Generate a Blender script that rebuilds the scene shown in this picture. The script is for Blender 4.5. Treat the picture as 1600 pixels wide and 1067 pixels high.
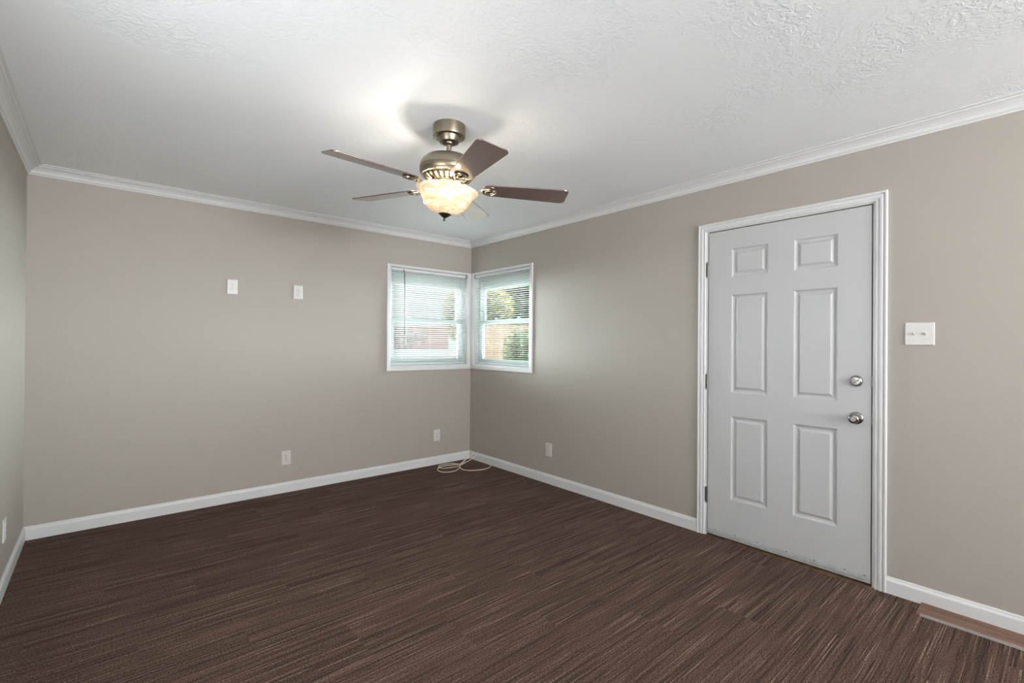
import bpy, math, random
from math import sin, cos, radians, pi
from mathutils import Vector, Matrix

for o in list(bpy.data.objects):
    bpy.data.objects.remove(o)
SC = bpy.context.scene
COL = SC.collection

# ------------------------------------------------------------------ camera
F_PX, YAW, PITCH, ROLL = 743.2, 0.7097, 0.0041, 0.0077
CAM = Vector((-3.1624, -4.4025, 1.3033))
fw = Vector((sin(YAW) * cos(PITCH), cos(YAW) * cos(PITCH), sin(PITCH)))
rt = Vector((cos(YAW), -sin(YAW), 0))
up = rt.cross(fw)
r2 = cos(ROLL) * rt + sin(ROLL) * up
u2 = -sin(ROLL) * rt + cos(ROLL) * up
cd_ = bpy.data.cameras.new('camera')
cam = bpy.data.objects.new('camera', cd_)
COL.objects.link(cam)
cd_.sensor_width = 36.0
cd_.lens = F_PX * 36.0 / 1600.0
cd_.clip_start = 0.02
M = Matrix((r2, u2, -fw)).transposed().to_4x4()
M.translation = CAM
cam.matrix_world = M
SC.camera = cam

# ------------------------------------------------------------------ colour management, world, lights
SC.view_settings.view_transform = 'Standard'
SC.view_settings.look = 'None'
SC.view_settings.gamma = 1
SC.view_settings.use_curve_mapping = False
SC.view_settings.exposure = 0.88

world = bpy.data.worlds.new('overcast_sky')
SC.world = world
world.use_nodes = True
wn = world.node_tree.nodes
bgn = wn['Background']
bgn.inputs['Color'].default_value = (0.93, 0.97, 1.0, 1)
# hazy sky; bright low bands east and north are added to light side walls
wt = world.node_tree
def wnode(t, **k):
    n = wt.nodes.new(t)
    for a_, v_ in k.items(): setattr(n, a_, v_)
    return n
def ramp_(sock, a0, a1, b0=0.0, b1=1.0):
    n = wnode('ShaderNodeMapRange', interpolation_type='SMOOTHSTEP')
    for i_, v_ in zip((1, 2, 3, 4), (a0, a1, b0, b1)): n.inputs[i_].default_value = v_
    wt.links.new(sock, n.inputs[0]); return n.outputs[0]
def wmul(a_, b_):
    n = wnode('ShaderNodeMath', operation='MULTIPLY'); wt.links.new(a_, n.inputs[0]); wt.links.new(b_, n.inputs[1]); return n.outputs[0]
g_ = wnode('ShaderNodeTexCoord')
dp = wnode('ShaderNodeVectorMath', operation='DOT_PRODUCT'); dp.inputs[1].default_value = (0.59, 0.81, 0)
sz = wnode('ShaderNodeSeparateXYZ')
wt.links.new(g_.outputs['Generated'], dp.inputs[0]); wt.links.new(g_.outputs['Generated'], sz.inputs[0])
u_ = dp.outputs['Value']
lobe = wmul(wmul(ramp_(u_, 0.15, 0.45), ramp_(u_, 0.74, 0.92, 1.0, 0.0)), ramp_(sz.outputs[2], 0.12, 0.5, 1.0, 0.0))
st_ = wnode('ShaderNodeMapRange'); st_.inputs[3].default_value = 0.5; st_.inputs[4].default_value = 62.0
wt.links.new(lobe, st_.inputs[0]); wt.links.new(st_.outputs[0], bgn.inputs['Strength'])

def area_light(name, loc, direction, sx, sy, power, col=(1, 1, 1), portal=False, spread=None):
    l = bpy.data.lights.new(name, 'AREA')
    l.shape = 'RECTANGLE'; l.size = sx; l.size_y = sy
    l.energy = power; l.color = col
    if spread: l.spread = spread
    o = bpy.data.objects.new(name, l)
    COL.objects.link(o)
    o.location = loc
    o.rotation_euler = Vector(direction).to_track_quat('-Z', 'Y').to_euler()
    if portal:
        l.cycles.is_portal = True
    return o

W, H, YR = 3.548, 2.444, -8.6        # room width, height, rear wall
# added fill light at an invented window in the unseen rear wall
area_light('rear_fill_light', (-1.75, YR - 0.05, 1.45), (0, 1, 3.0), 2.3, 1.3, 400, (0.95, 0.985, 1.0))
area_light('side_fill_light', (-W - 0.06, -3.25, 1.30), (0.9, 0.6, 0.5), 1.2, 1.4, 14.5, (0.95, 0.985, 1.0))  # second added fill, at an invented left-wall window out of view
sun = bpy.data.lights.new('sun', 'SUN'); sun.energy = 2.2; sun.angle = radians(2); sun.color = (1, 0.96, 0.9)
so = bpy.data.objects.new('sun', sun); COL.objects.link(so)
so.rotation_euler = Vector((0.09, 0.07, -1.0)).to_track_quat('-Z', 'Y').to_euler()
# guides for sampling the sky through the two corner windows
area_light('back_window_portal', (-0.52, 0.2, 1.57), (0, -1, 0), 0.93, 1.0, 1, portal=True)
area_light('right_window_portal', (0.2, -0.52, 1.57), (-1, 0, 0), 0.93, 1.0, 1, portal=True)

# ------------------------------------------------------------------ helpers
class MB:
    def __init__(s):
        s.v = []; s.f = []
    def add(s, vs, fs):
        b = len(s.v)
        s.v += [tuple(v) for v in vs]
        s.f += [tuple(i + b for i in f) for f in fs]
        return s
    def box(s, a, b):
        x0, x1 = sorted((a[0], b[0])); y0, y1 = sorted((a[1], b[1])); z0, z1 = sorted((a[2], b[2]))
        return s.add([(x0, y0, z0), (x1, y0, z0), (x1, y1, z0), (x0, y1, z0), (x0, y0, z1), (x1, y0, z1), (x1, y1, z1), (x0, y1, z1)],
                     [(0, 3, 2, 1), (4, 5, 6, 7), (0, 1, 5, 4), (1, 2, 6, 5), (2, 3, 7, 6), (3, 0, 4, 7)])
    def rings(s, rings, closed_ring=True, cap=True, loop=False):
        n = len(rings[0]); vs = [p for r in rings for p in r]; fs = []
        m = len(rings)
        for i in range(m if loop else m - 1):
            j = (i + 1) % m
            for k in range(n if closed_ring else n - 1):
                k2 = (k + 1) % n
                fs.append((i * n + k, i * n + k2, j * n + k2, j * n + k))
        if cap and not loop:
            fs.append(tuple(range(n - 1, -1, -1)))
            fs.append(tuple((m - 1) * n + k for k in range(n)))
        return s.add(vs, fs)
    def lathe(s, prof, n=48, origin=(0, 0, 0), cap=False):
        o = Vector(origin)
        rs = [[o + Vector((r * cos(2 * pi * k / n), r * sin(2 * pi * k / n), z)) for k in range(n)] for r, z in prof]
        return s.rings(rs, cap=cap)
    def tube(s, pts, r, n=8, cap=True):
        pts = [Vector(p) for p in pts]
        rs = []
        ref = Vector((0, 0, 1))
        for i, p in enumerate(pts):
            t = (pts[min(i + 1, len(pts) - 1)] - pts[max(i - 1, 0)]).normalized()
            a = t.cross(ref)
            if a.length < 0.05: a = t.cross(Vector((1, 0, 0)))
            a.normalize(); b = t.cross(a)
            rr = r[i] if isinstance(r, (list, tuple)) else r
            rs.append([p + rr * (cos(2 * pi * k / n) * a + sin(2 * pi * k / n) * b) for k in range(n)])
        return s.rings(rs, cap=cap)
    def build(s, name, mat, parent=None, smooth=False, bevel=0, mats=None, xf=None, fix=True):
        me = bpy.data.meshes.new(name)
        me.from_pydata(s.v, [], s.f)
        if xf is not None: me.transform(xf)
        me.update()
        if fix:
            import bmesh
            bm = bmesh.new(); bm.from_mesh(me)
            bmesh.ops.recalc_face_normals(bm, faces=bm.faces[:])
            bm.to_mesh(me); bm.free()
        me.materials.append(mat)
        o = bpy.data.objects.new(name, me)
        COL.objects.link(o)
        if parent is not None: o.parent = parent
        if smooth:
            for p in me.polygons: p.use_smooth = True
            md = o.modifiers.new('edges', 'EDGE_SPLIT'); md.split_angle = radians(38)
        if bevel:
            md = o.modifiers.new('bevel', 'BEVEL'); md.width = bevel; md.segments = 2; md.limit_method = 'ANGLE'
        return o

def empty(name, loc=(0, 0, 0)):
    o = bpy.data.objects.new(name, None)
    o.empty_display_size = 0.1
    COL.objects.link(o); o.location = loc
    return o

def tag(o, label, cat, group=None, kind=None):
    o['label'] = label; o['category'] = cat
    if group: o['group'] = group
    if kind: o['kind'] = kind
    return o

def struct(o, label=None):
    o['kind'] = 'structure'
    if label: o['label'] = label
    return o

def copy_tree(o, parent=None):
    c = o.copy(); COL.objects.link(c)
    if parent is not None: c.parent = parent
    for ch in [x for x in list(COL.objects) if x.parent == o]:
        copy_tree(ch, c)
    return c

# ------------------------------------------------------------------ materials
def srgb(r, g, b):
    def f(c):
        c /= 255.0
        return c / 12.92 if c <= 0.04045 else ((c + 0.055) / 1.055) ** 2.4
    return (f(r), f(g), f(b), 1)

def mat(name, color, rough=0.5, metal=0.0, spec=0.5, bump=None, coat=0, noise=None, **kw):
    m = bpy.data.materials.new(name); m.use_nodes = True
    nt = m.node_tree; b = nt.nodes['Principled BSDF']
    b.inputs['Base Color'].default_value = color
    b.inputs['Roughness'].default_value = rough
    b.inputs['Metallic'].default_value = metal
    b.inputs['Specular IOR Level'].default_value = spec
    b.inputs['Coat Weight'].default_value = coat
    for k, v in kw.items(): b.inputs[k.replace('_', ' ')].default_value = v
    tc = nt.nodes.new('ShaderNodeTexCoord')
    if noise:       # (scale, amount) slight colour variation
        n = nt.nodes.new('ShaderNodeTexNoise'); n.inputs['Scale'].default_value = noise[0]; n.inputs['Detail'].default_value = 4
        nt.links.new(tc.outputs['Object'], n.inputs['Vector'])
        mr = nt.nodes.new('ShaderNodeMapRange'); mr.inputs[3].default_value = 1 - noise[1]; mr.inputs[4].default_value = 1 + noise[1]
        nt.links.new(n.outputs[0], mr.inputs[0])
        hs = nt.nodes.new('ShaderNodeHueSaturation'); hs.inputs['Color'].default_value = color
        nt.links.new(mr.outputs[0], hs.inputs['Value'])
        nt.links.new(hs.outputs[0], b.inputs['Base Color'])
    if bump:        # (scale, distance)
        n = nt.nodes.new('ShaderNodeTexNoise'); n.inputs['Scale'].default_value = bump[0]; n.inputs['Detail'].default_value = 5
        nt.links.new(tc.outputs['Object'], n.inputs['Vector'])
        bp = nt.nodes.new('ShaderNodeBump'); bp.inputs['Strength'].default_value = 1; bp.inputs['Distance'].default_value = bump[1]
        nt.links.new(n.outputs[0], bp.inputs['Height'])
        nt.links.new(bp.outputs[0], b.inputs['Normal'])
    return m

WALL = mat('greige_wall_paint', srgb(167, 160, 151), 0.55, spec=0.35, bump=(70, 0.0006))
TRIM = mat('white_trim_paint', srgb(212, 212, 212), 0.35, spec=0.5)
DOORP = mat('white_door_paint', srgb(186, 186, 187), 0.4, spec=0.45, bump=(30, 0.0002))
VINYL = mat('white_window_vinyl', srgb(186, 200, 199), 0.4)
SLAT = mat('white_blind_slat', srgb(218, 218, 217), 0.4)
PLATE = mat('white_plastic_plate', srgb(204, 201, 198), 0.3)
SLOT = mat('dark_slot', srgb(50, 46, 44), 0.7)
NICKEL = mat('brushed_nickel', srgb(146, 136, 120), 0.34, metal=1.0)
SATIN = mat('satin_chrome', srgb(158, 156, 153), 0.25, metal=1.0)
HINGE = mat('dull_steel_hinge', srgb(120, 118, 115), 0.4, metal=0.9)
PEWTER = mat('dark_pewter', srgb(90, 88, 84), 0.35, metal=1.0)
RUBBER = mat('grey_sweep', srgb(176, 178, 177), 0.6, noise=(30, 0.22))
DARK = mat('dark_gap', srgb(30, 27, 25), 0.9)
CABLE = mat('cream_cable', srgb(244, 230, 208), 0.45)
WANDM = mat('smoked_wand', srgb(54, 52, 50), 0.25)

def ceiling_mat():
    m = mat('textured_ceiling_paint', srgb(240, 243, 246), 0.46, spec=0.4)
    nt = m.node_tree; b = nt.nodes['Principled BSDF']
    tc = nt.nodes.new('ShaderNodeTexCoord')
    n1 = nt.nodes.new('ShaderNodeTexNoise'); n1.inputs['Scale'].default_value = 38; n1.inputs['Detail'].default_value = 6; n1.inputs['Distortion'].default_value = 1.2
    n2 = nt.nodes.new('ShaderNodeTexNoise'); n2.inputs['Scale'].default_value = 2.2; n2.inputs['Detail'].default_value = 2
    r1 = nt.nodes.new('ShaderNodeValToRGB'); r1.color_ramp.elements[0].position = 0.44; r1.color_ramp.elements[1].position = 0.6
    r2_ = nt.nodes.new('ShaderNodeValToRGB'); r2_.color_ramp.elements[0].position = 0.35; r2_.color_ramp.elements[1].position = 0.7
    mu = nt.nodes.new('ShaderNodeMath'); mu.operation = 'MULTIPLY'
    L = nt.links.new
    L(tc.outputs['Object'], n1.inputs['Vector']); L(tc.outputs['Object'], n2.inputs['Vector'])
    L(n1.outputs[0], r1.inputs[0]); L(n2.outputs[0], r2_.inputs[0])
    L(r1.outputs[0], mu.inputs[0]); L(r2_.outputs[0], mu.inputs[1])
    bp = nt.nodes.new('ShaderNodeBump'); bp.inputs['Strength'].default_value = 1.0; bp.inputs['Distance'].default_value = 0.0014
    L(mu.outputs[0], bp.inputs['Height']); L(bp.outputs[0], b.inputs['Normal'])
    return m
CEIL = ceiling_mat()

def carpet_mat():
    m = mat('brown_striped_carpet', srgb(72, 55, 47), 0.95, spec=0.15)
    nt = m.node_tree; b = nt.nodes['Principled BSDF']; L = nt.links.new; N = nt.nodes.new
    def math_(op, a=None, bb=None):
        n = N('ShaderNodeMath'); n.operation = op
        for i, q in enumerate((a, bb)):
            if q is None: continue
            if isinstance(q, (int, float)): n.inputs[i].default_value = q
            else: L(q, n.inputs[i])
        return n.outputs[0]
    tc = N('ShaderNodeTexCoord'); sx = N('ShaderNodeSeparateXYZ'); L(tc.outputs['Object'], sx.inputs[0])
    X, Y = sx.outputs[0], sx.outputs[1]
    # carpet planks: 1 m long, 0.25 m wide, staggered
    row = math_('FLOOR', math_('DIVIDE', Y, 0.25))
    stag = math_('MULTIPLY', row, 0.37)
    colm = math_('FLOOR', math_('ADD', X, stag))
    cid = N('ShaderNodeCombineXYZ'); L(row, cid.inputs[0]); L(colm, cid.inputs[1])
    wn_ = N('ShaderNodeTexWhiteNoise'); wn_.noise_dimensions = '2D'; L(cid.outputs[0], wn_.inputs['Vector'])
    off = math_('MULTIPLY', wn_.outputs['Value'], 40.0)
    def stripes(sxx, syy, detail, seed):
        c = N('ShaderNodeCombineXYZ')
        L(math_('MULTIPLY', X, sxx), c.inputs[0]); L(math_('MULTIPLY', Y, syy), c.inputs[1])
        L(math_('ADD', off, seed), c.inputs[2])
        n = N('ShaderNodeTexNoise'); n.inputs['Scale'].default_value = 1; n.inputs['Detail'].default_value = detail
        L(c.outputs[0], n.inputs['Vector']); return n.outputs[0]
    def ramp(v, p0, p1):
        r = N('ShaderNodeMapRange'); r.inputs[1].default_value = p0; r.inputs[2].default_value = p1; L(v, r.inputs[0]); return r.outputs[0]
    fine = stripes(2.0, 230, 1, 0.0)
    broad = stripes(0.7, 60, 3, 7.0)
    grain = N('ShaderNodeTexNoise'); grain.inputs['Scale'].default_value = 150; grain.inputs['Detail'].default_value = 2
    L(tc.outputs['Object'], grain.inputs['Vector'])
    light = ramp(fine, 0.63, 0.68)
    dark = ramp(broad, 0.44, 0.34)
    def mix(f, a, c):
        n = N('ShaderNodeMix'); n.data_type = 'RGBA'
        if isinstance(f, float): n.inputs[0].default_value = f
        else: L(f, n.inputs[0])
        for i, q in ((6, a), (7, c)):
            if isinstance(q, tuple): n.inputs[i].default_value = q
            else: L(q, n.inputs[i])
        return n.outputs[2]
    base = mix(ramp(broad, 0.35, 0.68), srgb(80, 62, 54), srgb(96, 76, 67))
    base = mix(math_('MULTIPLY', dark, 0.35), base, srgb(46, 32, 26))
    base = mix(math_('MULTIPLY', light, 0.75), base, srgb(150, 128, 114))
    dk2 = ramp(fine, 0.38, 0.33)
    base = mix(math_('MULTIPLY', dk2, 0.8), base, srgb(40, 27, 22))
    g = math_('MULTIPLY', ramp(grain.outputs[0], 0.36, 0.64), 1.0)
    hs = N('ShaderNodeHueSaturation'); L(base, hs.inputs['Color']); L(math_('ADD', g, 0.5), hs.inputs['Value'])
    L(hs.outputs[0], b.inputs['Base Color'])
    hgt = math_('ADD', math_('MULTIPLY', fine, 1.0), math_('MULTIPLY', grain.outputs[0], 0.8))
    bp = N('ShaderNodeBump'); bp.inputs['Strength'].default_value = 0.8; bp.inputs['Distance'].default_value = 0.004
    L(hgt, bp.inputs['Height']); L(bp.outputs[0], b.inputs['Normal'])
    return m
CARPET = carpet_mat()

def wood_mat(name, c1, c2, axis_scale, rough, coat=0.0, scale=1.0, spec=0.5, **kw):
    m = mat(name, c1, rough, coat=coat, spec=spec, **kw)
    nt = m.node_tree; b = nt.nodes['Principled BSDF']; L = nt.links.new
    tc = nt.nodes.new('ShaderNodeTexCoord'); mp = nt.nodes.new('ShaderNodeMapping'); mp.inputs['Scale'].default_value = axis_scale
    n = nt.nodes.new('ShaderNodeTexNoise'); n.inputs['Scale'].default_value = scale; n.inputs['Detail'].default_value = 5
    L(tc.outputs['Object'], mp.inputs[0]); L(mp.outputs[0], n.inputs['Vector'])
    r = nt.nodes.new('ShaderNodeValToRGB'); r.color_ramp.elements[0].position = 0.35; r.color_ramp.elements[1].position = 0.68
    r.color_ramp.elements[0].color = c1; r.color_ramp.elements[1].color = c2
    L(n.outputs[0], r.inputs[0]); L(r.outputs[0], b.inputs['Base Color'])
    return m
BLADE = wood_mat('glossy_cherry_blade', srgb(64, 30, 26), srgb(92, 46, 38), (3, 60, 1), 0.2, coat=1.0, spec=0.8, Coat_IOR=2.8, Coat_Roughness=0.1)
PLANK = wood_mat('brown_plank', srgb(84, 60, 52), srgb(138, 98, 74), (30, 3, 1), 0.45)
SILLW = wood_mat('bare_wood_threshold', srgb(66, 46, 32), srgb(112, 80, 52), (6, 30, 1), 0.7)
FENCE = wood_mat('fence_boards', srgb(156, 124, 102), srgb(188, 160, 136), (20, 20, 1), 0.8)

def glass_mat():
    m = bpy.data.materials.new('window_glass'); m.use_nodes = True
    nt = m.node_tree; nt.nodes.remove(nt.nodes['Principled BSDF'])
    t = nt.nodes.new('ShaderNodeBsdfTransparent'); t.inputs[0].default_value = (0.9, 0.95, 0.94, 1)
    g = nt.nodes.new('ShaderNodeBsdfGlossy'); g.inputs['Roughness'].default_value = 0.02
    mx = nt.nodes.new('ShaderNodeMixShader'); L = nt.links.new
    mx.inputs[0].default_value = 0.002; L(t.outputs[0], mx.inputs[1]); L(g.outputs[0], mx.inputs[2])
    L(mx.outputs[0], nt.nodes['Material Output'].inputs[0])
    return m
GLASS = glass_mat()

def alabaster_mat():
    m = bpy.data.materials.new('alabaster_glass'); m.use_nodes = True
    nt = m.node_tree; b = nt.nodes['Principled BSDF']; L = nt.links.new
    tc = nt.nodes.new('ShaderNodeTexCoord'); mp = nt.nodes.new('ShaderNodeMapping'); mp.inputs['Scale'].default_value = (1, 1, 2.6)
    n = nt.nodes.new('ShaderNodeTexNoise'); n.inputs['Scale'].default_value = 11; n.inputs['Detail'].default_value = 3; n.inputs['Distortion'].default_value = 2.0
    L(tc.outputs['Object'], mp.inputs[0]); L(mp.outputs[0], n.inputs['Vector'])
    r = nt.nodes.new('ShaderNodeValToRGB')
    r.color_ramp.elements[0].position = 0.34; r.color_ramp.elements[0].color = srgb(238, 212, 166)
    r.color_ramp.elements[1].position = 0.6; r.color_ramp.elements[1].color = srgb(250, 246, 236)
    L(n.outputs[0], r.inputs[0]); L(r.outputs[0], b.inputs['Base Color'])
    b.inputs['Roughness'].default_value = 0.25
    tr = nt.nodes.new('ShaderNodeBsdfTranslucent'); L(r.outputs[0], tr.inputs[0])
    mx = nt.nodes.new('ShaderNodeMixShader'); mx.inputs[0].default_value = 0.2
    L(b.outputs[0], mx.inputs[1]); L(tr.outputs[0], mx.inputs[2])
    L(mx.outputs[0], nt.nodes['Material Output'].inputs[0])
    return m
ALAB = alabaster_mat()

# ------------------------------------------------------------------ room shell
T = 0.14
WO = (-0.985, -0.055, 1.065, 2.07)     # corner window opening: along, along, low, high (same on both walls)
def back(a, b, d): return (a, -d, b)   # along, height, distance into the room
def right(a, b, d): return (-d, a, b)

bm = MB().box((-W - T, YR - T, -0.1), (T, T, 0))
struct(bm.build('floor', CARPET), 'brown striped carpet floor')
bm = MB().box((-W - T, YR - T, H), (T, T, H + 0.1))
struct(bm.build('ceiling', CEIL), 'white textured ceiling')

def holed_wall(name, fn, a0, a1, holes, t=T):
    mb = MB()
    cuts = sorted(holes)
    a = a0
    for h in cuts:
        if h[0] > a: mb.box(fn(a, 0, 0), fn(h[0], H, -t))
        if h[2] > 0: mb.box(fn(h[0], 0, 0), fn(h[1], h[2], -t))
        mb.box(fn(h[0], h[3], 0), fn(h[1], H, -t))
        a = h[1]
    mb.box(fn(a, 0, 0), fn(a1, H, -t))
    return struct(mb.build(name, WALL))
holed_wall('wall_back', back, -W - T, 0, [WO])
D0, D1, DZ = -3.722, -2.792, 2.078      # door opening (jamb inside edges)
holed_wall('wall_right', right, YR - T, T, [(D0 - 0.02, D1 + 0.02, 0, DZ + 0.02), WO])
holed_wall('wall_left', lambda a, b, d: (-W + d, a, b), YR - T, 0, [(-4.0, -2.5, 0.7, 2.05)])
holed_wall('wall_rear', lambda a, b, d: (a, YR + d, b), -W, 0, [(-2.95, -0.55, 0.75, 2.1)])

# crown moulding
cp, cdp = 0.074, 0.0515
CROWN = [(0, H), (0, H - cdp - 0.012), (0.006, H - cdp - 0.012), (0.010, H - cdp - 0.004), (0.016, H - cdp), (0.022, H - 0.038), (0.034, H - 0.026),
         (0.048, H - 0.017), (0.058, H - 0.013), (0.060, H - 0.008), (0.068, H - 0.006), (cp, H - 0.004), (cp, H)]
def extr(prof, fA, fB): return MB().rings([[fA(o, z) for o, z in prof], [fB(o, z) for o, z in prof]])
def trim_run(name, prof, fA, fB, m=TRIM, label=None):
    return struct(extr(prof, fA, fB).build(name, m, smooth=False), label)
trim_run('trim_1', CROWN, lambda o, z: (-W + o, -o, z), lambda o, z: (-o, -o, z), label='white crown moulding above the window wall')
trim_run('trim_2', CROWN, lambda o, z: (-o, -o, z), lambda o, z: (-o, YR + o, z), label='white crown moulding above the door wall')
trim_run('trim_3', CROWN, lambda o, z: (-W + o, -o, z), lambda o, z: (-W + o, YR + o, z), label='white crown moulding on the left wall')
# baseboards
BB = [(0, 0), (0, 0.088), (0.004, 0.088), (0.0065, 0.082), (0.007, 0.077), (0.010, 0.072), (0.012, 0.066), (0.012, 0)]
trim_run('baseboard_back', BB, lambda o, z: (-W + o, -o, z), lambda o, z: (-o, -o, z))
CI0, CI1 = -2.780, -3.734              # door casing inner edges (near corner, near camera)
CO0, CO1 = -2.729, -3.786
trim_run('baseboard_right', BB, lambda o, z: (-o, -o, z), lambda o, z: (-o, CO0, z))
trim_run('baseboard_right.001', BB, lambda o, z: (-o, CO1, z), lambda o, z: (-o, YR + o, z))
trim_run('baseboard_left', BB, lambda o, z: (-W + o, -o, z), lambda o, z: (-W + o, YR + o, z))

# ------------------------------------------------------------------ door
door = struct(empty('door_1', (0, (D0 + D1) / 2, 0)), 'white six-panel door with steel hinges')
DO = Matrix.Translation((0, -(D0 + D1) / 2, 0))
SY0, SY1, SZ0, SZ1 = -3.7155, -2.799, 0.041, 2.071
def slab():
    mb = MB()
    th = 0.044
    ys = [(-3.186, -2.955), (-3.560, -3.331)]
    zs = [(0.277, 0.833), (0.988, 1.638), (1.754, 1.945)]
    Yc = sorted([SY0, SY1] + [v for p in ys for v in p]); Zc = sorted([SZ0, SZ1] + [v for p in zs for v in p])
    for i in range(len(Yc) - 1):
        for j in range(len(Zc) - 1):
            a0, a1, b0, b1 = Yc[i], Yc[i + 1], Zc[j], Zc[j + 1]
            pan = any(abs(a0 - p[0]) < 1e-6 for p in ys) and any(abs(b0 - p[0]) < 1e-6 for p in zs)
            if not pan:
                mb.add([(0, a0, b0), (0, a1, b0), (0, a1, b1), (0, a0, b1)], [(0, 1, 2, 3)])
            else:
                steps = [(0, 0), (0.003, 0.001), (0.006, 0.006), (0.013, 0.0095), (0.019, 0.0105), (0.024, 0.0105), (0.031, 0.0065), (0.037, 0.0025), (0.040, 0.002)]
                rg = [[(x, a0 + o, b0 + o), (x, a1 - o, b0 + o), (x, a1 - o, b1 - o), (x, a0 + o, b1 - o)] for o, x in steps]
                mb.rings(rg, cap=False)
                mb.add(rg[-1], [(0, 1, 2, 3)])
    mb.add([(0, SY0, SZ0), (0, SY1, SZ0), (0, SY1, SZ1), (0, SY0, SZ1), (th, SY0, SZ0), (th, SY1, SZ0), (th, SY1, SZ1), (th, SY0, SZ1)],
           [(4, 5, 6, 7), (0, 1, 5, 4), (1, 2, 6, 5), (2, 3, 7, 6), (3, 0, 4, 7)])
    return mb
import bmesh
def weld(o):
    b = bmesh.new(); b.from_mesh(o.data)
    bmesh.ops.remove_doubles(b, verts=b.verts[:], dist=1e-5)
    bmesh.ops.recalc_face_normals(b, faces=b.faces[:])
    b.to_mesh(o.data); b.free()
sl = slab().build('door_slab', DOORP, door, xf=DO); weld(sl)
# jamb with stop
j = MB()
for (y0, y1) in ((D1, D1 + 0.018), (D0 - 0.018, D0)):
    j.box((-0.002, y0, 0), (T, y1, DZ + 0.018))
j.box((-0.002, D0, DZ), (T, D1, DZ + 0.018))
j.box((0.048, D1 - 0.012, 0), (T, D1, DZ)); j.box((0.048, D0, 0), (T, D0 + 0.012, DZ)); j.box((0.048, D0, DZ - 0.012), (T, D1, DZ))
j.build('door_jamb', TRIM, door, xf=DO)
# fluted casing
CW = 0.051
CAS = [(0, 0), (0, 0.008), (0.05, 0.012), (0.16, 0.012), (0.2, 0.008), (0.27, 0.008), (0.31, 0.013), (0.42, 0.015), (0.55, 0.0155), (0.66, 0.013), (0.69, 0.010),
       (0.74, 0.010), (0.78, 0.0165), (0.92, 0.018), (1.0, 0.014), (1.0, 0)]
CT = 2.084
rgs = [[(-d, CI0 + w * (CO0 - CI0), 0) for w, d in CAS],
       [(-d, CI0 + w * (CO0 - CI0), CT + w * CW) for w, d in CAS],
       [(-d, CI1 + w * (CO1 - CI1), CT + w * CW) for w, d in CAS],
       [(-d, CI1 + w * (CO1 - CI1), 0) for w, d in CAS]]
MB().rings(rgs).build('door_casing', TRIM, door, xf=DO)
# hinges
for z in (1.820, 1.052, 0.277):
    h = MB()
    h.tube([(-0.006, -2.7955, z - 0.050), (-0.006, -2.7955, z + 0.050)], 0.0062, 12)
    for s in (-1, 1): h.tube([(-0.006, -2.7955, z + s * 0.050), (-0.006, -2.7955, z + s * 0.056)], 0.0045, 10)
    h.box((-0.0025, -2.795, z - 0.048), (0.002, -2.778, z + 0.048))
    hb = h.build('hinge', HINGE, door, xf=DO, smooth=True)
    hb['label'] = 'dull steel hinge'
def toX(cy, cz):   # lathe axis z -> -x (into the room)
    return DO @ Matrix.Translation((0, cy, cz)) @ Matrix.Rotation(radians(-90), 4, 'Y')
k = MB().lathe([(0, 0.001), (0.034, 0.001), (0.034, 0.004), (0.031, 0.008), (0.022, 0.011), (0.014, 0.013), (0.012, 0.030), (0.016, 0.036), (0.024, 0.042),
                (0.0265, 0.050), (0.0255, 0.058), (0.021, 0.063), (0.014, 0.065), (0.013, 0.062), (0, 0.062)], 36)
kb = k.build('door_knob', SATIN, door, smooth=True, xf=toX(-3.649, 0.906)); kb['label'] = 'round satin chrome knob'
k = MB().lathe([(0, 0.001), (0.031, 0.001), (0.031, 0.006), (0.028, 0.012), (0.022, 0.016), (0.020, 0.020), (0, 0.021)], 36)
db = k.build('deadbolt', SATIN, door, smooth=True, xf=toX(-3.648, 1.111)); db['label'] = 'round satin chrome deadbolt'
MB().box((-0.005, -0.016, 0.02), (0.005, 0.016, 0.034)).build('thumb_turn', SATIN, db, bevel=0.003, xf=toX(-3.648, 1.111) @ Matrix.Rotation(radians(20), 4, 'Z'))
for z in (0.906, 1.111):
    s = MB().box((-0.003, -3.7225, z - 0.028), (0.03, -3.7175, z + 0.028)); s.build('strike_plate', HINGE, door, xf=DO)
# worn sweep at the foot of the door
sw = MB().box((-0.004, SY0, 0.031), (0.0, SY1, 0.056)); sw.box((0.004, SY0, 0.012), (0.012, SY1, 0.044))
sw.build('door_sweep', RUBBER, door, xf=DO, bevel=0.002)
sc = MB()
for y in (-2.86, -2.99, -3.13, -3.30, -3.45, -3.60, -3.69):
    sc.lathe([(0, 0.0065), (0.004, 0.0065), (0.003, 0.0085), (0, 0.009)], 10)
    n = 40
    base = len(sc.v) - n
    for i in range(base, len(sc.v)):
        x, yy, zz = sc.v[i]; sc.v[i] = (-zz, y + x, 0.054 + yy)
sc.build('sweep_screws', HINGE, door, xf=DO)
th = MB().rings([[(-0.003, D1, z), (T, D1, z), (T, D0, z), (-0.042, D0, z)] for z in (0.0, 0.004)])
struct(th.build('trim_4', SILLW), 'bare wood threshold under the door')
# things outside the doorway stay dark: a dark sheet added behind the slab
struct(MB().box((T - 0.01, D0 - 0.02, 0), (T, D1 + 0.02, DZ + 0.02)).build('dark_backing', DARK), 'dark sheet added behind the door')

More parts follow.
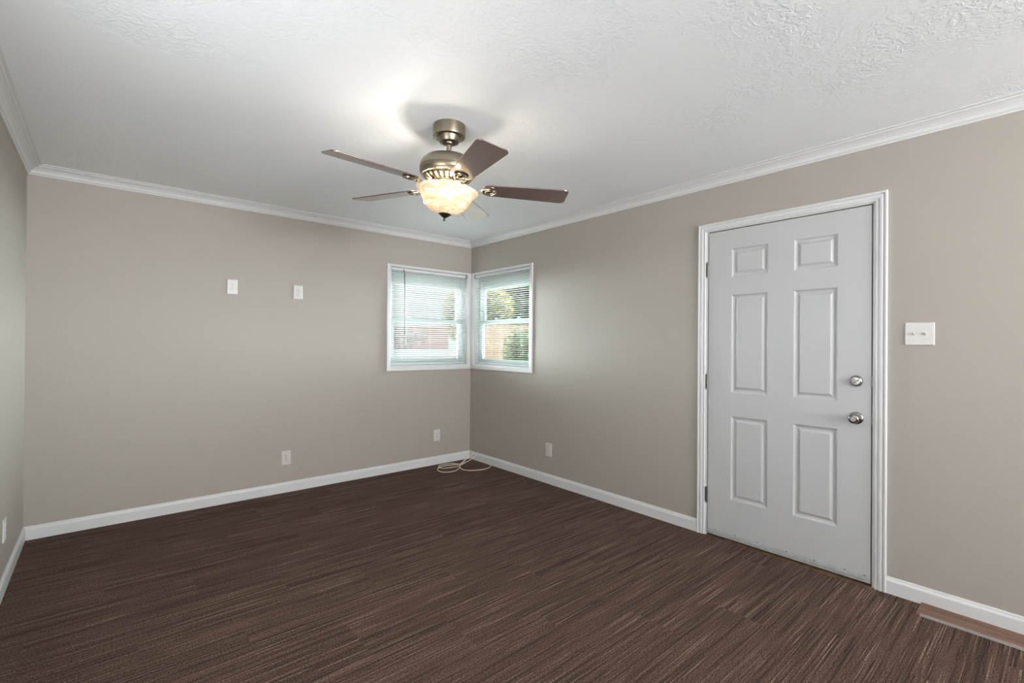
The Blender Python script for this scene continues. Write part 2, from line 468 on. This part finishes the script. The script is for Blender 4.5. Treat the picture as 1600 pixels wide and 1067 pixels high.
# ------------------------------------------------------------------ windows
def make_window(name, fn, label):
    root = struct(empty(name, fn((WO[0] + WO[1]) / 2, WO[2], 0)), label)
    X = Matrix.Translation(-root.location)
    a0, a1, b0, b1 = WO
    wl, wr, wb, wt = 0.046, 0.055, 0.050, 0.020
    prof = [(0, 0), (0, 0.010), (0.15, 0.013), (0.55, 0.013), (0.62, 0.017), (0.9, 0.018), (1, 0.014), (1, 0)]
    rg = [[fn(a0 - w * wl, b0 - w * wb, d) for w, d in prof], [fn(a1 + w * wr, b0 - w * wb, min(d, 0.012)) for w, d in prof],
          [fn(a1 + w * wr, b1 + w * wt, min(d, 0.012)) for w, d in prof], [fn(a0 - w * wl, b1 + w * wt, d) for w, d in prof]]
    MB().rings(rg, loop=True).build('window_casing', TRIM, root, xf=X)
    # painted reveal lining the opening
    t = 0.004
    MB().box(fn(a0, b0, -0.001), fn(a0 + t, b1, -T)).box(fn(a1 - t, b0, -0.001), fn(a1, b1, -T)).box(fn(a0, b1 - t, -0.001), fn(a1, b1, -T)).box(
        fn(a0, b0, -0.001), fn(a1, b0 + t, -T)).build('window_reveal', TRIM, root, xf=X)
    # fixed frame
    def ring(mb, A0, A1, B0, B1, wa, wlo, whi, d0, d1):
        mb.box(fn(A0, B0, d0), fn(A0 + wa, B1, d1)); mb.box(fn(A1 - wa, B0, d0), fn(A1, B1, d1))
        mb.box(fn(A0 + wa, B0, d0), fn(A1 - wa, B0 + wlo, d1)); mb.box(fn(A0 + wa, B1 - whi, d0), fn(A1 - wa, B1, d1))
        return mb
    e = t
    ring(MB(), a0 + e, a1 - e, b0 + e, b1 - e, 0.03, 0.025, 0.07, -0.065, -0.135).build('window_frame', VINYL, root, xf=X, bevel=0.002)
    us = ring(MB(), a0 + 0.034, a1 - 0.034, 1.515, 2.0, 0.038, 0.045, 0.10, -0.102, -0.128).build('upper_sash', VINYL, root, xf=X, bevel=0.002)
    MB().box(fn(a0 + 0.07, 1.555, -0.113), fn(a1 - 0.07, 1.905, -0.117)).build('pane', GLASS, us, xf=X)
    ls = ring(MB(), a0 + 0.034, a1 - 0.034, 1.09, 1.558, 0.038, 0.042, 0.05, -0.070, -0.098).build('lower_sash', VINYL, root, xf=X, bevel=0.002)
    MB().box(fn(a0 + 0.07, 1.128, -0.082), fn(a1 - 0.07, 1.512, -0.086)).build('pane', GLASS, ls, xf=X)
    for q in (0.27, 0.66):
        a = a0 + (a1 - a0) * q
        lk = MB().box(fn(a - 0.028, 1.558, -0.072), fn(a + 0.028, 1.566, -0.096)).box(fn(a - 0.012, 1.566, -0.074), fn(a + 0.022, 1.578, -0.086))
        lk.build('sash_lock', VINYL, ls, xf=X, bevel=0.003)
    return root
make_window('window_1', back, 'white double-hung window in the wall left of the corner')
make_window('window_2', right, 'white double-hung window in the wall right of the corner')

def make_blind(fn, wand, label):
    a0, a1, b0, b1 = WO
    root = empty('window_blind', fn((a0 + a1) / 2, b1, 0))
    tag(root, label, 'blind', 'white mini blinds in the corner windows')
    X = Matrix.Translation(-root.location)
    A0, A1 = a0 + 0.010, a1 - 0.010
    MB().box(fn(A0, 2.035, -0.008), fn(A1, 2.062, -0.036)).build('headrail', SLAT, root, xf=X, bevel=0.002)
    mb = MB()
    pitch = 0.0213; n = int((2.026 - 1.098) / pitch)
    dc = -0.022; tilt = radians(9); hw = 0.0125
    rnd = random.Random(3)
    tilt = radians(20 if wand else 9)
    for i in range(n + 1):
        z = 2.024 - i * pitch
        tl = tilt + rnd.uniform(-0.03, 0.03)
        sec = []
        for k in range(5):
            u = -1 + 2 * k / 4
            sec.append((dc + hw * u * cos(tl), z + hw * u * sin(tl) + 0.0022 * (1 - u * u)))
        top = [(d, zz) for d, zz in sec]; bot = [(d, zz - 0.0007) for d, zz in reversed(sec)]
        ringp = top + bot
        dr = rnd.uniform(-0.001, 0.001)
        mb.rings([[fn(A0 + 0.004, zz, d) for d, zz in ringp], [fn(A1 - 0.004, zz + dr, d) for d, zz in ringp]])
    mb.build('slats', SLAT, root, xf=X)
    MB().box(fn(A0 + 0.003, 1.076, -0.012), fn(A1 - 0.003, 1.090, -0.033)).build('bottom_rail', SLAT, root, xf=X, bevel=0.003)
    for q in (0.14, 0.5, 0.86):
        a = A0 + (A1 - A0) * q
        c = MB()
        for d in (-0.0085, -0.0355): c.tube([fn(a, 1.088, d), fn(a, 2.036, d)], 0.0006, 6)
        c.build('ladder_cord', SLAT, root, xf=X)
    for a, s in ((a0 - 0.001, -1), (a1 - 0.0085, 1)):
        MB().box(fn(a + 0.001, 2.030, -0.002), fn(a + 0.009, 2.066, -0.038)).build('end_bracket', HINGE, root, xf=X)
    if wand:
        w = MB(); a = A0 + 0.135
        w.tube([fn(a, 2.052, -0.004), fn(a + 0.002, 2.02, 0.005), fn(a + 0.008, 1.70, 0.008), fn(a + 0.010, 1.42, 0.008)], 0.0042, 8)
        w.tube([fn(a + 0.010, 1.42, 0.008), fn(a + 0.010, 1.385, 0.008)], [0.0055, 0.0060], 8)
        o = w.build('tilt_wand', WANDM, root, xf=X, smooth=True); o['label'] = 'dark thin tilt wand'
        c = MB(); a = A0 + 0.165
        c.tube([fn(a, 2.04, -0.005), fn(a, 1.32, -0.004)], 0.0012, 6)
        c.tube([fn(a, 1.34, -0.004), fn(a, 1.29, -0.004)], [0.0025, 0.006], 8)
        c.build('lift_cord', SLAT, root, xf=X)
    return root
make_blind(back, True, 'white mini blind with dark tilt wand in the window left of the corner')
make_blind(right, False, 'white mini blind without a wand in the window right of the corner')

# unseen rear and side windows, added to go with the fill lights
rw = struct(empty('added_window_rear', (-1.75, YR, 0.75)), 'unseen wide window added in the rear wall for fill light')
mb = MB(); X = Matrix.Translation((1.75, -YR, -0.75))
for a, b in (((-2.95, 0.75), (-2.9, 2.1)), ((-0.6, 0.75), (-0.55, 2.1)), ((-1.78, 0.75), (-1.72, 2.1)), ((-2.9, 0.75), (-0.6, 0.8)), ((-2.9, 2.05), (-0.6, 2.1))):
    mb.box((a[0], YR - 0.04, a[1]), (b[0], YR + 0.01, b[1]))
mb.build('window_frame', TRIM, rw, xf=X)
rw = struct(empty('added_window_side', (-W, -3.25, 0.7)), 'unseen side window added in the left wall for fill light')
mb = MB(); X = Matrix.Translation((W, 3.25, -0.7))
for a, b in (((-4.0, 0.7), (-3.95, 2.05)), ((-2.55, 0.7), (-2.5, 2.05)), ((-3.95, 0.7), (-2.55, 0.75)), ((-3.95, 2.0), (-2.55, 2.05)), ((-3.95, 1.35), (-2.55, 1.39))):
    mb.box((-W - 0.04, a[0], a[1]), (-W + 0.01, b[0], b[1]))
mb.build('window_frame', TRIM, rw, xf=X)

# ------------------------------------------------------------------ outlets and switch
def rrect(w, h, r, n=4):
    pts = []
    for cx, cy, a in ((w / 2 - r, h / 2 - r, 0), (-w / 2 + r, h / 2 - r, 90), (-w / 2 + r, -h / 2 + r, 180), (w / 2 - r, -h / 2 + r, 270)):
        for k in range(n + 1):
            t = radians(a + 90 * k / n); pts.append((cx + r * cos(t), cy + r * sin(t)))
    return pts
def plate_mesh(w, h):
    rg = []
    for ins, d in ((0, 0), (0, 0.003), (0.0015, 0.005), (0.004, 0.0062)):
        rg.append([(x, -d, y) for x, y in rrect(w - 2 * ins, h - 2 * ins, 0.004)])
    return MB().rings(rg)
def make_outlet():
    root = empty('wall_outlet')
    plate_mesh(0.076, 0.120).build('cover_plate', PLATE, root)
    for s in (-1, 1):
        rc = MB()
        zc = s * 0.0195
        pts = []
        for k in range(24):
            t = 2 * pi * k / 24; x = 0.0172 * cos(t); y = 0.0172 * sin(t)
            pts.append((x, max(-0.0135, min(0.0135, y))))
        rc.rings([[(x, -0.005, zc + y) for x, y in pts], [(x, -0.0085, zc + y) for x, y in pts]])
        r = rc.build('receptacle', PLATE, root)
        sl_ = MB().box((-0.0075, -0.0092, zc - 0.001), (-0.0052, -0.0080, zc + 0.008)).box((0.0052, -0.0092, zc), (0.0072, -0.0080, zc + 0.007))
        sl_.rings([[(0.0024 * cos(t), d, zc - 0.007 + 0.0024 * sin(t)) for t in [2 * pi * k / 10 for k in range(10)]] for d in (-0.0080, -0.0092)])
        sl_.build('socket_slots', SLOT, r)
    sm = MB().rings([[(0.003 * cos(t), d, 0.003 * sin(t)) for t in [2 * pi * k / 10 for k in range(10)]] for d in (-0.006, -0.0075)])
    sm.build('plate_screw', SATIN, root)
    return root
proto = make_outlet()
OUT = [('back', (-2.374, 0, 1.744), 'white duplex outlet plate high on the back wall, the left one of the upper pair'),
       ('back', (-1.867, 0, 1.738), 'white duplex outlet plate high on the back wall, the one nearer the window'),
       ('back', (-1.952, 0, 0.299), 'white duplex outlet plate low on the back wall below the upper pair'),
       ('back', (-0.436, 0, 0.311), 'small white outlet plate low on the back wall beside the corner, above the cable'),
       ('right', (0, -1.260, 0.312), 'white outlet plate low on the right wall between the corner window and the door'),
       ('left', (-W, -0.800, 0.312), 'white outlet plate low on the left wall, cut by the picture edge')]
for i, (wl, loc, lb) in enumerate(OUT):
    o = proto if i == 0 else copy_tree(proto)
    o.location = loc
    o.rotation_euler = (0, 0, {'back': 0, 'right': radians(-90), 'left': radians(90)}[wl])
    tag(o, lb, 'outlet', 'white wall outlets')
sw_ = empty('light_switch', (0, -3.916, 1.368)); sw_.rotation_euler = (0, 0, radians(-90))
tag(sw_, 'white double toggle light switch plate on the wall right of the door', 'light switch')
plate_mesh(0.118, 0.116).build('cover_plate', PLATE, sw_)
for s in (-1, 1):
    tg = MB().box((s * 0.023 - 0.005, -0.0066, -0.012), (s * 0.023 + 0.005, -0.0060, 0.012))
    t = MB()
    t.add([(s * 0.023 - 0.0045, -0.006, -0.007), (s * 0.023 + 0.0045, -0.006, -0.007), (s * 0.023 + 0.0045, -0.006, 0.006), (s * 0.023 - 0.0045, -0.006, 0.006),
           (s * 0.023 - 0.0035, -0.019, 0.003), (s * 0.023 + 0.0035, -0.019, 0.003), (s * 0.023 + 0.0035, -0.018, 0.010), (s * 0.023 - 0.0035, -0.018, 0.010)],
          [(0, 3, 2, 1), (4, 5, 6, 7), (0, 1, 5, 4), (1, 2, 6, 5), (2, 3, 7, 6), (3, 0, 4, 7)])
    t.build('toggle', PLATE, sw_, bevel=0.0008)
    for z in (-0.030, 0.030):
        MB().rings([[(s * 0.023 + 0.0028 * cos(q), d, z + 0.0028 * sin(q)) for q in [2 * pi * k / 10 for k in range(10)]] for d in (-0.006, -0.0072)]).build('plate_screw', PLATE, sw_)

# ------------------------------------------------------------------ plank strip along the baseboard
pk = empty('wood_floor_strip', (-0.0125, -3.93, 0))
tag(pk, 'brown wood plank strip lying on the carpet against the baseboard right of the door', 'floor strip')
x0, x1, y0, y1 = -0.0, -0.135, 0.0, -1.75
mb = MB().rings([[(x0, y, 0.0005), (x0, y, 0.011), (x1, y, 0.011), (x1 - 0.004, y, 0.0005)] for y in (y0, y1)])
mb.build('plank', PLANK, pk)
EDGE = mat('worn_grey_edge', srgb(132, 124, 121), 0.4, noise=(30, 0.25))
mb = MB().rings([[(x1 + 0.001, y, 0.0118), (x1 - 0.003, y, 0.0112), (x1 - 0.009, y, 0.001), (x1 - 0.002, y, 0.0006)] for y in (y0 - 0.015, y1)])
e = mb.build('edge_strip', EDGE, pk); e['label'] = 'worn grey edge'

# ------------------------------------------------------------------ cable on the floor in the corner
def pix(u, v, z):
    d = fw + (u - 800) / F_PX * r2 - (v - 533.5) / F_PX * u2
    t = (z - CAM.z) / d.z
    return CAM + t * d
def smooth_path(pts, n=8):
    out = []
    P = [pts[0]] + pts + [pts[-1]]
    for i in range(1, len(P) - 2):
        p0, p1, p2, p3 = P[i - 1], P[i], P[i + 1], P[i + 2]
        for k in range(n):
            t = k / n
            out.append(0.5 * ((2 * p1) + (-p0 + p2) * t + (2 * p0 - 5 * p1 + 4 * p2 - p3) * t * t + (-p0 + 3 * p1 - 3 * p2 + p3) * t ** 3))
    out.append(pts[-1])
    return out
cq = lambda x, y: (650 + x / 6.957, 650 + y / 6.957)
route = [(805, 508, .010), (815, 530, .004), (800, 556, .004), (740, 578, .004), (640, 590, .004), (540, 588, .004), (492, 572, .004), (476, 545, .004), (520, 495, .012), (575, 445, .045),
         (628, 402, .075), (650, 398, .08), (655, 418, .07), (610, 462, .035), (545, 500, .012), (470, 540, .006), (390, 556, .004), (300, 566, .004), (246, 556, .004), (270, 532, .009), (360, 518, .009),
         (440, 518, .010), (478, 532, .011), (460, 575, .010), (400, 602, .004), (310, 610, .004), (250, 598, .004), (236, 572, .004), (290, 545, .010), (400, 530, .012), (475, 520, .012), (525, 480, .014), (535, 455, .018), (500, 432, .03)]
cb = MB().tube(smooth_path([pix(*cq(x, y), z) for x, y, z in route]), 0.0032, 8)
tag(cb.build('coaxial_cable', CABLE, smooth=True), 'loose coil of cream cable on the carpet in the room corner', 'cable')

# ------------------------------------------------------------------ ceiling fan
AX = Vector((-1.7918, -2.287, 0))
fan = empty('ceiling_fan', (AX.x, AX.y, H))
tag(fan, 'five blade ceiling fan with lit alabaster bowl and nickel motor', 'ceiling fan')
FX = Matrix.Translation((0, 0, -H))
MB().lathe([(0.084, H), (0.085, H - 0.052), (0.083, H - 0.060), (0.076, H - 0.063), (0.060, H - 0.060), (0.058, H - 0.070), (0.050, H - 0.088), (0.034, H - 0.092), (0.033, H - 0.086), (0.0, H - 0.086)], 48
           ).build('canopy', NICKEL, fan, smooth=True, xf=FX)
PIV = Vector((0, 0, 2.35))
tx, ty = 0.0311, 0.0203
TILT = FX @ Matrix.Translation(PIV) @ Matrix.Rotation(ty, 4, 'Y') @ Matrix.Rotation(tx, 4, 'X') @ Matrix.Translation(-PIV)
MB().lathe([(0.0, 2.372), (0.020, 2.370), (0.025, 2.358), (0.022, 2.348), (0.0125, 2.342), (0.0125, 2.306), (0.019, 2.304), (0.021, 2.292), (0.024, 2.284)], 28).build('downrod', NICKEL, fan, smooth=True, xf=TILT)
mh = MB().lathe([(0.018, 2.292), (0.050, 2.290), (0.085, 2.283), (0.118, 2.270), (0.136, 2.254), (0.145, 2.236), (0.1475, 2.220), (0.1475, 2.214), (0.1455, 2.212), (0.1455, 2.206), (0.1475, 2.204),
                 (0.1465, 2.192), (0.140, 2.182), (0.134, 2.178), (0.130, 2.178)], 64).build('motor_housing', NICKEL, fan, smooth=True, xf=TILT)
# vented lower cone with ribs
MB().lathe([(0.131, 2.180), (0.120, 2.168), (0.100, 2.156), (0.084, 2.150), (0.0, 2.149)], 64).build('vent_cone', DARK, mh, smooth=True, xf=TILT)
rb = MB()
for k in range(26):
    a = 2 * pi * k / 26; ca, sa = cos(a), sin(a)
    pr = [(0.136, 2.182), (0.124, 2.166), (0.104, 2.151), (0.082, 2.145)]
    rs = []
    for r, z in pr:
        w = 0.0075 * r / 0.12
        q = []
        for du, dz in ((-w, 0.006), (w, 0.006), (w, -0.002), (-w, -0.002)):
            q.append((r * ca - du * sa, r * sa + du * ca, z + dz))
        rs.append(q)
    rb.rings(rs)
rb.lathe([(0.140, 2.184), (0.137, 2.176), (0.130, 2.175), (0.130, 2.182)], 64)
BRIGHT = mat('polished_nickel', srgb(200, 186, 160), 0.2, metal=1.0)
rb.build('vent_ribs', BRIGHT, mh, xf=TILT)
MB().lathe([(0.0, 2.150), (0.086, 2.150), (0.088, 2.142), (0.084, 2.132), (0.062, 2.128), (0.056, 2.120), (0.056, 2.098), (0.062, 2.094), (0.062, 2.088), (0.0, 2.086)], 48
           ).build('switch_housing', BRIGHT, fan, smooth=True, xf=TILT)
# blades
ZB, PH, PS, RB = 2.1215, 0.1822, 0.6683, 0.641
def blade_outline():
    r0, r1, w0, w1, c = 0.185, RB, 0.112, 0.148, 0.026
    pts = []
    n = 6
    # root: rounded
    for k in range(n + 1):
        t = pi / 2 + pi * k / n
        pts.append((r0 + 0.035 + 0.035 * cos(t), w0 / 2 * sin(t)))
    m1 = (r1 - c, -w1 / 2 + c)
    for k in range(5):
        t = -pi / 2 + pi / 2 * k / 4; pts.append((m1[0] + c * cos(t), m1[1] + c * sin(t)))
    for k in range(5):
        t = pi / 2 * k / 4; pts.append((m1[0] + c * cos(t), -m1[1] + c * sin(t)))
    return pts
def make_blade():
    o = blade_outline()
    # local: x radial, y = direction of rotation (CCW)
    P = Matrix.Rotation(-PH, 4, 'X')
    b = MB().rings([[tuple(P @ Vector((x, y, 0.003))) for x, y in o], [tuple(P @ Vector((x, y, -0.003))) for x, y in o]])
    bl = b.build('blade', BLADE, fan, bevel=0.0012)
    # bracket: arm from the motor, split ring plate under the blade
    br = MB()
    pth = [(0.072, 0, 0.024), (0.105, 0.004, 0.013), (0.135, 0.007, -0.006), (0.16, 0.004, -0.012), (0.185, 0.0, -0.011)]
    rs = []
    for i, (x, y, z) in enumerate(pth):
        hw = (0.020, 0.013, 0.010, 0.012, 0.017)[i]; hh = 0.004
        rs.append([(x, y - hw, z - hh), (x, y + hw, z - hh), (x, y + hw, z + hh), (x, y - hw, z + hh)])
    br.rings(rs)
    def loop(cx, rx, ry, r, z):
        pts = [P @ Vector((cx + rx * cos(2 * pi * k / 28), ry * sin(2 * pi * k / 28) * (1 - 0.35 * cos(2 * pi * k / 28) * -1), z)) for k in range(29)]
        br.tube(pts, r, 8, cap=False)
    loop(0.215, 0.042, 0.030, 0.0048, -0.008)
    loop(0.220, 0.022, 0.014, 0.0038, -0.008)
    for x, y in ((0.20, 0.0), (0.245, 0.018), (0.245, -0.018)):
        q = P @ Vector((x, y, 0)); br.tube([q + Vector((0, 0, -0.003)), q + Vector((0, 0, -0.013))], [0.006, 0.004], 8)
    br.build('blade_bracket', BRIGHT, bl, smooth=True)
    return bl
b0 = make_blade()
for k in range(5):
    if k == 0: b = b0
    else:
        b = b0.copy(); COL.objects.link(b); b.parent = fan
        for ch in [c for c in list(COL.objects) if c.parent == b0]:
            c = ch.copy(); COL.objects.link(c); c.parent = b
    b.matrix_basis = TILT @ Matrix.Translation((0, 0, ZB)) @ Matrix.Rotation(PS + radians(72) * k, 4, 'Z')
# light kit, sagging a little more
SP = Vector((0, 0, 2.10))
ax_view = Vector((fw.x, fw.y, 0)).normalized()
KIT = TILT @ Matrix.Translation(SP) @ Matrix.Rotation(radians(3.2), 4, ax_view) @ Matrix.Translation(-SP)
out_ = [(0.162, 2.106), (0.165, 2.103), (0.163, 2.098), (0.155, 2.091), (0.143, 2.080), (0.133, 2.066), (0.124, 2.047), (0.111, 2.026), (0.092, 2.006), (0.068, 1.990), (0.040, 1.981), (0.012, 1.978)]
inn_ = [(max(r - 0.004, 0.008), z + 0.003) for r, z in reversed(out_[2:])]
MB().lathe(out_ + inn_ + [out_[0]], 64).build('glass_bowl', ALAB, fan, smooth=True, xf=KIT)
MB().lathe([(0.0, 1.990), (0.034, 1.988), (0.037, 1.984), (0.030, 1.977), (0.018, 1.967), (0.008, 1.962), (0.005, 1.957), (0.0075, 1.951), (0.006, 1.945), (0.0, 1.942)], 24
           ).build('finial', PEWTER, fan, smooth=True, xf=KIT)
MB().lathe([(0, 2.088), (0.05, 2.088), (0.05, 2.080), (0.008, 2.078), (0.005, 1.985), (0, 1.985)], 20).build('centre_rod', NICKEL, fan, smooth=True, xf=KIT)
BULB = mat('frosted_bulb', (1, 1, 1, 1), 0.5)
bn = BULB.node_tree.nodes['Principled BSDF']
bn.inputs['Emission Color'].default_value = (1, 0.86, 0.66, 1); bn.inputs['Emission Strength'].default_value = 3
for k, e_ in enumerate((2.7, 1.4, 1.5)):
    a = radians(130 + 120 * k)
    c = Vector((0.106 * cos(a), 0.106 * sin(a), 2.046))
    B = MB().lathe([(0, -0.020), (0.012, -0.017), (0.019, -0.006), (0.019, 0.004), (0.012, 0.014), (0.008, 0.026), (0.0, 0.027)], 16, origin=c)
    B.build('light_bulb', BULB, fan, smooth=True, xf=KIT)
    l = bpy.data.lights.new('bulb_glow', 'POINT'); l.energy = e_; l.color = (1, 0.93, 0.85); l.shadow_soft_size = 0.018
    lo = bpy.data.objects.new('bulb_glow', l); COL.objects.link(lo); lo.parent = fan
    lo.location = (KIT @ (c + Vector((0.0, 0, 0.034))))

# ------------------------------------------------------------------ outside
GZ = -0.35
CONC = mat('pale_concrete', srgb(205, 202, 196), 0.85, noise=(4, 0.08))
tag(MB().box((-14, 0.4, GZ - 0.1), (24, 26, GZ)).box((0.4, -14, GZ - 0.1), (24, 0.4, GZ)).build('yard_ground', CONC), 'pale bare ground outside the corner windows', 'ground', kind='structure')
def pol(u, dist):    # point on the ground plan: bearing of picture column u, forward distance
    d = fw + (u - 800) / F_PX * r2
    return Vector((CAM.x + d.x * dist, CAM.y + d.y * dist, 0))
STUCCO = mat('white_siding', srgb(176, 177, 181), 0.8)
PINK = mat('faded_red_brick', srgb(150, 112, 106), 0.85, noise=(20, 0.15))
def wall_between(mb, p, q, z0, z1, th_):
    t = (q - p).normalized(); n = Vector((t.y, -t.x, 0)) * th_
    mb.rings([[(p.x, p.y, z), (q.x, q.y, z), (q.x + -n.x, q.y + -n.y, z), (p.x - n.x, p.y - n.y, z)] for z in (z0, z1)])
house = empty('neighbour_house', pol(640, 14)); house.location.z = GZ
tag(house, 'white neighbouring house seen through the left window blind', 'house')
X = Matrix.Translation(-house.location)
m1 = MB(); wall_between(m1, pol(560, 14), pol(702, 15), GZ, 3.6, 3.0); m1.build('house_wall', STUCCO, house, xf=X)
m1 = MB(); wall_between(m1, pol(555, 13.7), pol(706, 14.7), 3.6, 3.8, 3.6); m1.build('roof_eave', mat('grey_roof', srgb(150, 148, 146), 0.8), house, xf=X)
low = MB(); wall_between(low, pol(560, 8.6), pol(736, 9.2), GZ, 1.18, 0.15)
tag(low.build('garden_wall', STUCCO), 'low white garden wall beyond the left window', 'wall')
bk = MB(); wall_between(bk, pol(560, 10.5), pol(700, 10.8), GZ, 1.66, 0.2)
tag(bk.build('brick_wall', PINK), 'faded reddish wall beyond the low white wall', 'wall')
fe = empty('wood_fence', pol(770, 8)); fe.location.z = GZ
tag(fe, 'tan wooden board fence seen through the right window blind', 'fence')
X = Matrix.Translation(-fe.location)
p, q = pol(738, 8.4), pol(880, 7.6)
bd = MB(); nb = 34
for i in range(nb):
    a = p.lerp(q, i / nb); b_ = p.lerp(q, (i + 1.0) / nb)
    wall_between(bd, a, b_, GZ, 1.60 + 0.01 * (i % 3), 0.02)
bd.build('fence_boards', FENCE, fe, xf=X)
rl = MB()
for z in (0.1, 1.2):
    rl = MB(); n = (q - p).normalized(); off = Vector((-n.y, n.x, 0)) * 0.021
    wall_between(rl, p + off * 1.2, q + off * 1.2, z, z + 0.09, 0.04)
    rl.build('fence_rail', FENCE, fe, xf=X)
def leafm(name, c1, c2):
    m = mat(name, c1, 0.6)
    nt = m.node_tree; b = nt.nodes['Principled BSDF']
    g = nt.nodes.new('ShaderNodeNewGeometry')
    r = nt.nodes.new('ShaderNodeValToRGB'); r.color_ramp.elements[0].color = c1; r.color_ramp.elements[1].color = c2
    nt.links.new(g.outputs['Random Per Island'], r.inputs[0]); nt.links.new(r.outputs[0], b.inputs['Base Color'])
    return m
YG = leafm('yellow_green_leaves', srgb(120, 122, 52), srgb(176, 174, 96))
GR = leafm('mid_green_leaves', srgb(52, 76, 40), srgb(112, 138, 84))
BARK = mat('bark', srgb(96, 80, 66), 0.9)
def tree(name, label, base, cz, rx, rz, n, lm, seed, lh=0.09, group=None):
    rnd = random.Random(seed)
    root = empty(name, (base.x, base.y, GZ)); tag(root, label, 'tree' if cz > 1.9 else 'shrub', group)
    mb = MB()
    for i in range(n):
        while True:
            v = Vector((rnd.uniform(-1, 1), rnd.uniform(-1, 1), rnd.uniform(-1, 1)))
            if 0.2 < v.length < 1: break
        c = Vector((v.x * rx, v.y * rx, cz - GZ + v.z * rz))
        d1 = Vector((rnd.gauss(0, 1), rnd.gauss(0, 1), rnd.gauss(0, 1))).normalized(); d2 = d1.orthogonal().normalized()
        s = lh * rnd.uniform(0.6, 1.3)
        mb.add([c - d1 * s, c + d2 * s * 0.45, c + d1 * s, c - d2 * s * 0.45], [(0, 1, 2, 3)])
    mb.build('foliage', lm, root, fix=False)
    tr = MB(); tr.tube([(0, 0, 0), (0.05, 0.02, (cz - GZ) * 0.5), (0, 0, cz - GZ)], [0.11, 0.08, 0.03], 8)
    for k in range(4):
        a = k * 1.7; tr.tube([(0, 0, (cz - GZ) * 0.7), (rx * 0.6 * cos(a), rx * 0.6 * sin(a), cz - GZ + rz * 0.3)], [0.05, 0.015], 6)
    tr.build('trunk', BARK, root, smooth=True)
tree('leafy_tree', 'yellow green tree filling the gap beside the white house', pol(716, 13), 2.1, 0.42, 0.75, 1400, YG, 1)
tree('leafy_tree', 'yellow leaved tree at the left edge of the right window', pol(765, 10), 2.0, 0.5, 0.6, 1700, YG, 2)
tree('leafy_tree', 'dense green tree above the fence in the right window', pol(818, 12.5), 2.3, 0.95, 1.2, 9000, GR, 3)
tree('garden_shrub', 'green shrub in front of the tan fence', pol(812, 7.2), 1.22, 0.28, 0.32, 700, GR, 5, 0.05)
tree('garden_shrub', 'dark shrub before the reddish wall at the left window', pol(632, 9.9), 1.42, 0.5, 0.22, 500, leafm('dusky_leaves', srgb(84, 80, 76), srgb(150, 134, 128)), 6, 0.06)
